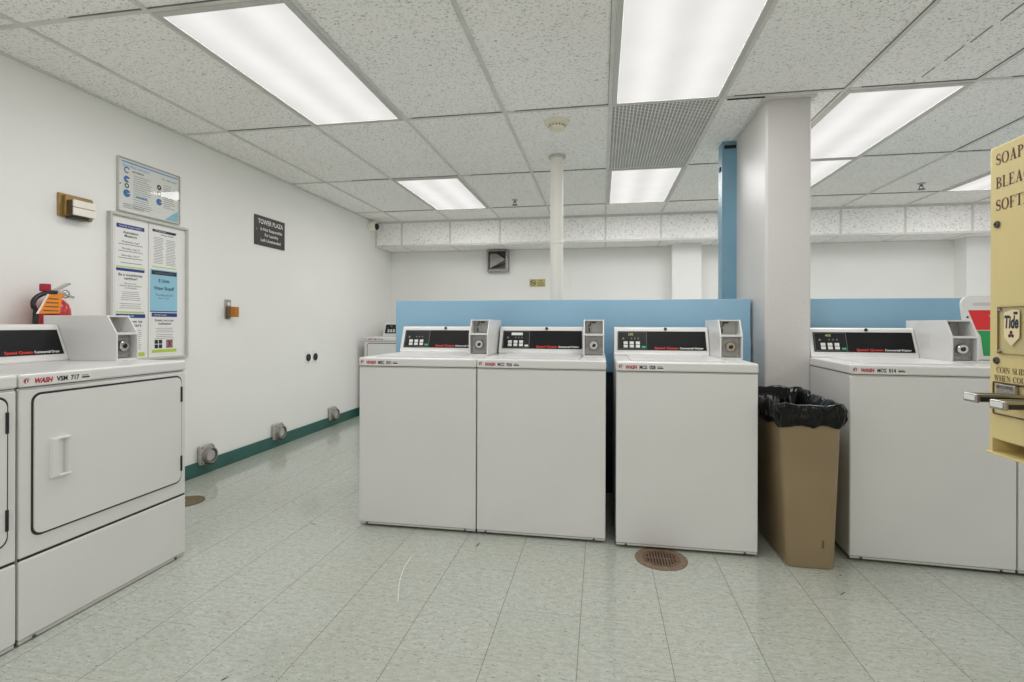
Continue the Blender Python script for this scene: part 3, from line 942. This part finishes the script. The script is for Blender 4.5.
def d_wash(L, w, h):
    L('navy').rect(.006, w-.006, h-.030, h-.004, N1)
    L('white').text('TOWER PLAZA', .022, h-.023, .010, .10, N2)
    L('ink').text('Empty out your', w/2, h-.060, .015, .15, N1, 'c', bold=.02)
    L('ink').text('washbasket!', w/2, h-.082, .015, .105, N1, 'c', bold=.02)
    lines(L, .035, w-.035, h-.108, 3, .012)
    lines(L, .03, w-.03, h-.150, 3, .012)
    for a in (.030, .062):
        for b in (.040, .070):
            L('ink', 'picture').rect(a, a+.027, b, b+.026, N1)
    L('greyink').rect(.120, .175, .040, .096, N1)
    L('crimson').flat([(.128, .044), (.140, .044), (.168, .092), (.156, .092)], N2)
    L('crimson').flat([(.156, .044), (.168, .044), (.140, .092), (.128, .092)], N2)
    L('lime').rect(.010, w-.010, .012, .032, N1)
sheet('white notice listing association meetings, top left on the board', 2.628, 1.455, M['paper'], d_meet)
sheet('white be-a-considerate-neighbor notice, second down in the left column', 2.628, 1.177, M['paper'], d_neigh)
sheet('white notice low in left column, half hidden by the coin box', 2.630, .899, M['paper'], d_how)
sheet('white notice with two columns of small print, top right on the board', 2.880, 1.472, M['paper'], d_list)
sheet('light blue water shutoff notice, the only coloured sheet on board', 2.876, 1.190, M['bluepaper'], d_water)
sheet('white notice with black pictures and red cross, bottom right on board', 2.881, .909, M['paper'], d_wash)

# alarm box
t = thing('alarm_box', 'brass and white alarm box on the wall left of the framed poster', 'alarm box', (XW, 2.39, 1.695))
Fa = sub((2.39, 1.695))
MB(Fa).box(2.305, 2.490, 1.696, 1.822, -.003, .014, .002).build('back_plate', M['brass'], t)
MB(Fa).box(2.324, 2.478, 1.702, 1.812, .014, .034, .003).build('bezel', M['brass'], t)
MB(Fa).box(2.330, 2.452, 1.703, 1.787, .034, .074, .003).build('housing', M['brown'], t)
rb = MB(Fa)
for k in range(7):
    rb.box(2.3285, 2.331, 1.706, 1.784, .038+k*.005, .0405+k*.005)
rb.build('ribs', M['vendin'], t)
MB(Fa).box(2.327, 2.455, 1.7475, 1.7865, .074, .084, .003).build('front_bar', M['cream'], t)
MB(Fa).box(2.327, 2.455, 1.7035, 1.7445, .074, .084, .003).build('front_bar', M['cream'], t)
MB(Fa).box(2.345, 2.44, 1.688, 1.703, .004, .05, .003).build('bottom_lip', M['darkmetal'], t)

# black plaque
t = thing('plaque', 'black engraved plaque about unattended laundry, high on the left wall', 'sign', (XW, 4.11, 1.79))
Fs = sub((4.11, 1.79))
MB(Fs).box(3.901, 4.317, 1.791, 2.046, -.003, .008, .001).build('plate', M['plaque'], t)
cx = 4.115
for w_, a_, b_, h_, l_ in (('TOWER PLAZA', 0, 1.978, .040, .345), ('Is Not Responsible', .01, 1.922, .026, .300), ('For Laundry', .01, 1.876, .026, .190), ('Left Unattended', 0, 1.828, .026, .275)):
    MB(Fs).text(w_, cx+a_, b_, h_, l_, .0086, 'c', bold=.015).build('lettering', M['white'], t, fix=False)
MB(Fs).disc(3.925, 1.925, .004, .0086).build('screw_hole', M['white'], t, fix=False)

# cabinet lock/keeper on the wall
t = thing('wall_latch', 'steel latch plate with amber block on the left wall', 'latch', (XW, 3.59, 1.15))
Fl = sub((3.59, 1.15))
MB(Fl).box(3.558, 3.622, 1.150, 1.304, 0, .008, .003).build('plate', M['steel'], t)
MB(Fl).box(3.566, 3.614, 1.166, 1.246, .008, .085, .004).build('block', M['amber'], t)
MB(Fl).box(3.564, 3.590, 1.164, 1.248, .009, .050, .003).build('block_side', M['brown'], t)
MB(Fl).lathe([(.014, 0), (.012, .006), (0, .007)], 16, T=loc((3.590, 1.268, .008))).build('bolt', M['cream'], t, 40)
MB(Fl).lathe([(.010, 0), (.010, .012), (0, .014)], 12, T=loc((3.585, 1.156, .008))).build('pin', M['dullmetal'], t, 40)

# two round receptacles
for a, lb in ((4.715, 'left of the two round black outlets on the left wall'), (4.842, 'right of the two round black outlets on the left wall')):
    t = thing('wall_outlet', lb, 'outlet', (XW, a, .775), group='round outlets on the left wall')
    F = plane((0, 0, 0), (0, 1, 0), (0, 0, 1))
    MB(F).box(-.048, .048, -.060, .066, 0, .005, .002).build('cover_plate', M['paper'], t)
    MB(F).lathe([(.037, .004), (.037, .012), (.033, .014), (.031, .009), (0, .009)], 28).build('socket', M['black'], t, 40)
    for an in (90, 210, 330):
        MB(F).box(-.003, .003, .012, .022, .009, .0105, T=RZ(math.radians(an))).build('slot', M['darkmetal'], t)
    MB(F).text('208', 0, -.053, .007, None, .0056, 'c').build('lettering', M['ink'], t, fix=False)

# low duct outlets
def duct(y, z, label):
    t = thing('dryer_duct_outlet', label, 'duct outlet', (XW+.012, y, 0), group='duct outlets above the green baseboard')
    F = plane((0, 0, z), (0, 1, 0), (0, 0, 1))
    MB(F).prism([(-.070, -.068), (.070, -.068), (.070, .045), (.050, .072), (-.062, .072), (-.070, .064)], 'z', 0, .022, .004).build('plate', M['castmetal'], t)
    MB(F).lathe([(.058, .018), (.058, .058), (.055, .062), (.049, .062), (.048, .045), (.048, .018)], 36, T=loc((.0, -.006, 0)), closed=True).build('collar', M['dullmetal'], t, 40)
    MB(F).lathe([(.0475, .040), (.040, .050), (0, .052)], 36, T=loc((.0, -.006, 0))).build('damper', M['castmetal'], t, 40)
    MB(F).tube([(-.03, -.058, .02), (0, -.072, .045), (.03, -.066, .058)], .007, 8).build('lever', M['darkmetal'], t, 40)
    for a, b in ((-.055, .056), (.055, .048), (-.058, -.056), (.058, -.056)):
        MB(F).lathe([(.006, .020), (.005, .026), (0, .027)], 10, T=loc((a, b, 0))).build('bolt', M['darkmetal'], t, 40)
duct(3.350, .148, 'metal duct outlet on left wall, nearest to the white dryer')
duct(4.205, .142, 'metal duct outlet on left wall, middle one of the three')
duct(5.165, .140, 'metal duct outlet on left wall, closest to the front washers')

# dome camera at the soffit corner
t = thing('security_camera', 'white round security camera high in the left back corner', 'camera', (XW, 6.10, 2.355))
F = plane((0, 0, 0), (0, 1, 0), (0, 0, 1))
MB(F).lathe([(.062, 0), (.062, .075), (.056, .085), (0, .085)], 32).build('housing', M['cream'], t, 40)
Tl = loc((.012, -.006, .080)) @ RX(math.radians(24))
MB(F).lathe([(.044, -.005), (.044, .010), (.036, .026), (.020, .036), (0, .039)], 28, T=Tl).build('lens_dome', M['lensblk'], t, 40)

# extinguisher behind the dryer
EX, EY = -2.815, 2.228
t = thing('fire_extinguisher', 'red fire extinguisher with orange tag on the wall behind the dryer', 'fire extinguisher', (EX, EY, 0))
MB().lathe([(.050, .760), (.066, .768), (.068, .80), (.068, 1.150), (.066, 1.185), (.056, 1.215), (.036, 1.236), (.022, 1.243), (.020, 1.252)], 36).build('cylinder', M['extred'], t, 40)
MB().lathe([(.019, 1.245), (.019, 1.262), (.024, 1.264), (.024, 1.285), (.016, 1.288)], 24).box(-.014, .014, -.03, .05, 1.262, 1.284, .004).build('valve', M['chrome'], t, 40)
MB().box(-.010, .022, -.070, -.032, 1.276, 1.316, .005).build('nozzle_holder', M['crimson'], t)
lv = MB()
for d_ in ((0, .0, 1.284, .070, 1.326), (0, .02, 1.272, .092, 1.252)):
    a = Vector((d_[0], d_[1], d_[2])); b = Vector((d_[0], d_[3], d_[4]))
    mid = (a+b)/2; L_ = (b-a).length
    ang = math.atan2(b.z-a.z, b.y-a.y)
    lv.box(-.016, .016, -L_/2, L_/2, -.005, .005, .002, 1, T=loc(mid) @ RX(ang))
lv.build('lever', M['chrome'], t)
MB().tube([(.004, .052+.020*math.cos(a), 1.268+.020*math.sin(a)) for a in [2*PI*k/18 for k in range(19)]], .003, 6).build('pull_pin', M['dullmetal'], t, 60)
hp = [(.02, -.020, 1.268)]
for k in range(13):
    f = k/12
    an = PI/2+f*PI*.62
    hp.append((.03+.02*f, -.020-.118*abs(math.cos(an)) if f < 1 else -.128, 1.205+.068*math.sin(an)))
hp += [(.055, -.134, 1.12), (.055, -.128, 1.02), (.05, -.11, .92)]
MB().tube(hp, .0115, 10).build('hose', M['black'], t, 60)
tg = MB(plane((.074, -.085, -.002), (0, 1, 0), (0, 0, 1)))
tg.prism([(-.062, 1.162), (.050, 1.166), (.066, 1.262), (.064, 1.280), (.045, 1.262), (-.010, 1.262)], 'z', 0, .0012)
tag_o = tg.build('inspection_tag', M['orange'], t)
MB(plane((.0758, -.085, -.002), (0, 1, 0), (0, 0, 1))).flat([(-.062, 1.162), (-.050, 1.162), (.000, 1.262), (-.010, 1.262)]).build('tag_edge', M['paper'], tag_o)
q = MB(plane((.0758, -.085, -.002), (0, 1, 0), (0, 0, 1)))
for j in range(4):
    q.rect(-.030+.008*j, .045, 1.176+j*.020, 1.182+j*.020)
q.build('tag_print', M['brown'], tag_o)
MB().box(-.088, .0, -.012, .012, 1.10, 1.13, .002).build('wall_bracket', M['darkmetal'], t)

# ------------------------------------------------------------------ back wall fittings
t = thing('exhaust_vent', 'dark square metal wall vent under the soffit, left of the pipe', 'vent', (-1.365, YB, 1.97))
F = plane((0, 0, 0), (1, 0, 0), (0, 0, 1))
h = .145
frame(MB(F), -h, h, -h-.005, h-.004, .020, 0, .085, .002).build('frame', M['dullmetal'], t)
MB(F).box(-h+.02, h-.02, -h+.015, h-.024, 0, .012).build('back_plate', M['darkmetal'], t)
MB(F).prism([(-.115, -.10), (-.115, .09), (-.02, .09), (.10, .02), (.10, -.03)], 'z', .03, .036).build('flap', M['dullmetal'], t)
for a, b in (((-.11, -.115, .06), (.115, .0, .07)), ((.0, .115, .06), (.115, .005, .07))):
    MB(F).tube([a, b], .008, 6).build('flap_arm', M['black'], t)
MB(F).tube([(-.115, -.12, .075), (.118, -.12, .075), (.118, .11, .075)], .007, 6).build('edge_rod', M['steel'], t)

t = thing('no_smoking_placard', 'small gold no-smoking placard on the back wall left of the pipe', 'sign', (-.836, YB, 1.668))
MB(F).box(-.105, .105, -.050, .050, 0, .006, .001).build('plate', M['gold'], t)
MB(F).ring(-.058, 0, .030, .038, .0066).flat([(-.086, .020), (-.080, .026), (-.030, -.020), (-.036, -.026)], .0066).rect(-.080, -.038, -.006, .006, .0068).build('no_smoking_symbol', M['ink'], t, fix=False)
MB(F).text('NO', .045, .018, .020, .05, .0066, 'c', bold=.01).build('lettering', M['ink'], t, fix=False)
MB(F).text('SMOKING', .045, -.012, .018, .085, .0066, 'c', bold=.01).build('lettering', M['ink'], t, fix=False)
MB(F).rect(.005, .085, -.036, -.028, .0066).build('printed_line', M['ink'], t, fix=False)

# ------------------------------------------------------------------ yellow soap dispenser on the right
VX = 1.046
vy0, vy1, vz0, vz1 = .82, 1.602, .810, 1.597
t = thing('soap_dispenser', 'yellow wall-mounted soap vending machine at the right edge', 'vending machine', (VX, 1.2, vz0))
Fv = plane((0, 0, -vz0), (0, -1, 0), (0, 0, 1))            # a = 1.2 - Y , normal -X
A = lambda y: 1.2-y
b = MB()
b.box(0, .255, vy0-1.2, vy1-1.2, 0, vz1-vz0, .004)
b.box(.09, .255, vy0-1.2, vy1-1.2, -.034, 0)
b.box(0, .09, vy1-1.2-.012, vy1-1.2, -.034, .004).box(0, .09, vy0-1.2, vy0-1.2+.012, -.034, .004)
b.build('cabinet', M['vend'], t)
MB().box(.082, .092, vy0-1.19, vy1-1.21, -.030, -.001).build('dispensing_recess', M['vendin'], t)
MB().box(-.007, .255, vy0-1.2, vy1-1.2+.003, -.040, -.034, .0015).build('tray_lip', M['vend'], t)

# serif capitals drawn as strokes in a unit cap-height box
def serif(mb, ch, a, b, h, n):
    def X(p): return (a+p[0]*h, b+p[1]*h)
    def R(x0, x1, y0, y1): mb.flat([X((x0, y0)), X((x1, y0)), X((x1, y1)), X((x0, y1))], n)
    def stem(x, w=.15, top=True, bot=True):
        R(x, x+w, 0, 1)
        if bot: R(x-.07, x+w+.07, 0, .05)
        if top: R(x-.07, x+w+.07, .95, 1)
    def poly(*p): mb.flat([X(q) for q in p], n)
    def bowl(cx, cy, rx, ry, wx, wy, a0, a1, k=16):
        A_ = [math.radians(a0+(a1-a0)*i/k) for i in range(k+1)]
        mb.strip([X((cx+rx*math.cos(q), cy+ry*math.sin(q))) for q in A_], [X((cx+(rx-wx)*math.cos(q), cy+(ry-wy)*math.sin(q))) for q in A_], n)
    W = {'S': .58, 'O': .86, 'A': .80, 'P': .66, 'B': .70, 'L': .66, 'E': .66, 'F': .62, 'T': .74, 'C': .78, 'H': .86, 'N': .86, 'R': .74, 'I': .36, 'D': .82, 'W': 1.12, 'U': .82, ' ': .38}[ch]
    if ch == 'S':
        pts = []
        for i in range(25):
            f = i/24
            an = 40+f*230 if f <= .5 else 0
            if f <= .5:
                q = math.radians(30+ (f/.5)*225); c = (.27, .735); r = (.20, .235)
                pts.append((c[0]+r[0]*math.cos(q), c[1]+r[1]*math.sin(q)))
            else:
                q = math.radians(75-((f-.5)/.5)*225); c = (.27, .265); r = (.22, .235)
                pts.append((c[0]+r[0]*math.cos(q), c[1]+r[1]*math.sin(q)))
        Lp = []; Rp = []
        for i, p_ in enumerate(pts):
            p0 = pts[max(0, i-1)]; p1 = pts[min(24, i+1)]
            dx, dy = p1[0]-p0[0], p1[1]-p0[1]; l = math.hypot(dx, dy) or 1
            w = .030+.055*math.exp(-((i-12)/5.5)**2)
            Lp.append(X((p_[0]-dy/l*w, p_[1]+dx/l*w))); Rp.append(X((p_[0]+dy/l*w, p_[1]-dx/l*w)))
        mb.strip(Lp, Rp, n)
        R(.44, .48, .70, .96); R(.03, .07, .04, .30)
    elif ch == 'O': bowl(.41, .5, .41, .52, .15, .05, 0, 360, 28)
    elif ch == 'C':
        bowl(.41, .5, .41, .52, .15, .05, 42, 318, 24); R(.68, .72, .66, .94)
    elif ch == 'D':
        stem(.07); bowl(.22, .5, .54, .5, .15, .05, -90, 90)
    elif ch == 'A':
        poly((.10, 0), (.15, 0), (.42, .96), (.37, 1.02)); poly((.50, 0), (.68, 0), (.42, 1.02), (.34, .90)); R(.22, .56, .30, .35)
        R(.02, .24, 0, .05); R(.44, .78, 0, .05)
    elif ch in 'PRB':
        stem(.07); bowl(.22, .74, .36, .26, .14, .05, -90, 90)
        if ch == 'B': bowl(.22, .26, .42, .27, .15, .05, -90, 90)
        if ch == 'R': poly((.30, .50), (.44, .50), (.74, 0), (.56, 0)); R(.52, .78, 0, .05)
    elif ch in 'LEF':
        stem(.07)
        if ch in 'LE': R(.2, .60, 0, .05); poly((.56, .05), (.60, .05), (.63, .28), (.60, .28))
        if ch in 'EF': R(.2, .56, .95, 1); R(.53, .565, .74, .96); R(.2, .42, .48, .53); R(.40, .435, .40, .62)
    elif ch == 'T':
        stem(.28, top=False); R(.0, .70, .95, 1); R(0, .035, .74, .96); R(.665, .70, .74, .96)
    elif ch == 'I': stem(.09)
    elif ch == 'H':
        stem(.07); stem(.60); R(.2, .62, .48, .53)
    elif ch == 'N':
        R(.10, .15, 0, 1); R(.68, .73, 0, 1); poly((.08, 1), (.26, 1), (.73, 0), (.64, 0)); R(.0, .26, 0, .05); R(-.02, .2, .95, 1); R(.58, .84, .95, 1)
    elif ch == 'U':
        R(.07, .22, .25, 1); R(.66, .71, .3, 1); bowl(.39, .30, .32, .32, .15, .06, 180, 360); R(0, .30, .95, 1); R(.56, .82, .95, 1)
    elif ch == 'W':
        poly((.02, 1), (.18, 1), (.38, 0), (.32, 0)); poly((.32, 0), (.38, 0), (.58, 1), (.53, 1))
        poly((.46, 1), (.62, 1), (.80, 0), (.74, 0)); poly((.74, 0), (.80, 0), (1.02, 1), (.97, 1))
        R(-.04, .24, .95, 1); R(.40, .68, .95, 1); R(.88, 1.10, .95, 1)
    return W*h

def sword(mb, s_, a, b, h, n, sp=.10):
    for ch in s_:
        a += serif(mb, ch, a, b, h, n)+sp*h
    return a
a0 = A(1.579)
for s_, z in (('SOAP', 1.5445), ('BLEACH', 1.482), ('SOFTENER', 1.422)):
    q = MB(Fv)
    sword(q, s_, a0, z, .030, .0008, .055)
    q.build('lettering', M['maroon'], t, fix=False)
for s_, y, z in (('COIN', 1.5755, .990), ('SLIDE', 1.5215, .990), ('WHEN', 1.583, .968), ('COU', 1.5195, .968)):
    q = MB(Fv)
    sword(q, s_, A(y), z, .0152, .0008, .05)
    q.build('lettering', M['brownink'], t, fix=False)
MB(Fv).rect(A(1.515), A(1.47), .960, .962, .0008).build('small_print', M['brownink'], t, fix=False)
for z, y in ((1.386, 1.5735), (1.022, 1.5745)):
    k = MB(Fv @ loc((A(y), z, 0)))
    k.lathe([(.0095, 0), (.0095, .003), (.0075, .0055), (.003, .0055), (.003, .003), (0, .003)], 20)
    k.build('lock', M['darkmetal'], t, 40)
# clear window with a detergent sticker
MB(Fv).box(A(1.567), A(1.30), 1.042, 1.164, .0005, .004, .001).build('window_plate', M['clear'], t)
fr = MB(Fv)
frame(fr, A(1.568), A(1.299), 1.041, 1.165, .0012, 0, .0046, 0)
fr.build('window_edge', M['brass'], t)
for y, z in ((1.561, 1.158), (1.561, 1.048), (1.306, 1.158), (1.306, 1.048)):
    MB(Fv).lathe([(.0045, .003), (.004, .006), (0, .0065)], 12, T=loc((A(y), z, 0))).build('window_screw', M['steel'], t, 40)
SY = -.007
Fk = Fv @ loc((-SY, 0, 0))
st = MB(Fk).prism([(A(1.5505), 1.150), (A(1.5505), 1.085), (A(1.527), 1.062), (A(1.501), 1.085), (A(1.501), 1.155), (A(1.52), 1.157)], 'z', .0041, .0048).build('sticker', M['sticky'], t)
MB(Fk).text('Tide', A(1.549), 1.110, .031, .046, .0052, shear=.15, bold=.04).build('lettering', M['darknavy'], st, fix=False)
MB(Fk).rect(A(1.519), A(1.506), 1.144, 1.151, .0052).build('sticker_print', M['darknavy'], st, fix=False)
for dy, z in ((0, 1.098), (.005, 1.089), (-.005, 1.089)):
    MB(Fk).disc(A(1.527+dy), z, .0045, .0052).build('sticker_print', M['darknavy'], st, fix=False)
MB(Fk).disc(A(1.527), 1.092, .003, .0054).build('sticker_dot', M['crimson'], st, fix=False)
# coin slide recess
fr = MB(Fv)
frame(fr, A(1.587), A(1.24), .878, .966, .004, 0, .0035, .0012)
fr.build('recess_frame', M['vendin'], t)
MB(Fv).box(A(1.561), A(1.500), .936, .962, .0005, .012, .002).build('price_plate', M['steel'], t)
MB(Fv).text('10 COINS', A(1.557), .950, .008, .052, .0126).build('lettering', M['maroon'], t, fix=False)
MB(Fv).box(A(1.56), A(1.502), .922, .936, .0005, .009, .001).build('slot_block', M['darkmetal'], t)

def slide(y, z, ln):
    s_ = MB().box(-ln, .0, y-1.2-.020, y-1.2+.020, z-vz0-.003, z-vz0+.003, .001)
    s_.box(-ln, .0, y-1.2+.016, y-1.2+.022, z-vz0-.014, z-vz0+.006, .001)
    s_.box(-ln, .0, y-1.2-.022, y-1.2-.016, z-vz0-.014, z-vz0+.006, .001)
    s_.box(-ln-.006, -ln+.002, y-1.2-.024, y-1.2+.024, z-vz0-.016, z-vz0+.006, .002)
    o = s_.build('coin_slide', M['steel'], t)
    MB().box(-ln+.004, 0, y-1.2-.0235, y-1.2-.0222, z-vz0-.012, z-vz0-.001).build('slide_channel', M['black'], o)
    MB().box(-ln+.004, -.02, y-1.2+.0222, y-1.2+.0235, z-vz0-.012, z-vz0-.001).build('slide_channel', M['black'], o)
    MB().box(-ln-.0075, -ln-.0058, y-1.2-.019, y-1.2+.019, z-vz0-.010, z-vz0+.003).build('slide_label', M['white'], o)
slide(1.495, .936, .108)
slide(1.404, .931, .108)

# ------------------------------------------------------------------ scuffs on the floor
sk = MB()
for (x, y, dx, dy, w) in ((-.612, 2.50, .004, .06, .004), (-1.165, 1.42, .010, .022, .004), (-1.60, 2.63, .05, -.02, .004), (.30, 2.62, .03, .02, .006), (.98, 2.32, .03, .03, .003), (1.05, 2.50, .012, .006, .006)):
    l = math.hypot(dx, dy); nx, ny = -dy/l*w/2, dx/l*w/2
    sk.prism([(x-nx, y-ny), (x+dx*.5-nx*1.6, y+dy*.5-ny*1.6), (x+dx, y+dy), (x+dx*.5+nx*1.2, y+dy*.5+ny*1.2), (x+nx, y+ny)], 'z', 0, .0006)
struct(sk.build('trim_7', M['ink']))
ws = MB()
pts = [(-.892, 2.332), (-.888, 2.25), (-.876, 2.18), (-.861, 2.12), (-.844, 2.065), (-.823, 2.008), (-.802, 1.952)]
for a, b in zip(pts, pts[1:]):
    ws.prism([(a[0]-.0013, a[1]), (b[0]-.0013, b[1]), (b[0]+.0013, b[1]), (a[0]+.0013, a[1])], 'z', 0, .0005)
struct(ws.build('trim_8', M['sticker']))

# ------------------------------------------------------------------ world, camera
W = bpy.data.worlds.new('world')
S.world = W
W.use_nodes = True
nt = W.node_tree
bg = nt.nodes.get('Background') or nt.nodes.new('ShaderNodeBackground')
bg.inputs[0].default_value = (1, .978, .980, 1)
bg.inputs[1].default_value = .7

F_, VPX, V0, RO = 512., 601., 324.3, .003
cam = bpy.data.cameras.new('camera')
co = bpy.data.objects.new('camera', cam)
COL.objects.link(co)
cam.sensor_fit = 'HORIZONTAL'; cam.sensor_width = 36.0
cam.lens = F_/1024*36
cam.shift_y = -(341-V0)/1024
cam.clip_start = .02
th = math.atan((VPX-512)/F_)
co.location = (0, 0, 1.115)
co.rotation_mode = 'QUATERNION'
base = Matrix.Rotation(th, 3, 'Z') @ Matrix.Rotation(PI/2, 3, 'X') @ Matrix.Rotation(RO, 3, 'Z')
co.rotation_quaternion = base.to_quaternion()
S.camera = co

S.view_settings.view_transform = 'Standard'
S.view_settings.look = 'None'
S.view_settings.gamma = 1
S.view_settings.use_curve_mapping = False
S.view_settings.exposure = 0.0
S.cycles.use_denoising = True
S.cycles.max_bounces = 12
S.cycles.diffuse_bounces = 8
S.cycles.caustics_reflective = False
S.cycles.caustics_refractive = False
S.cycles.sample_clamp_indirect = 8
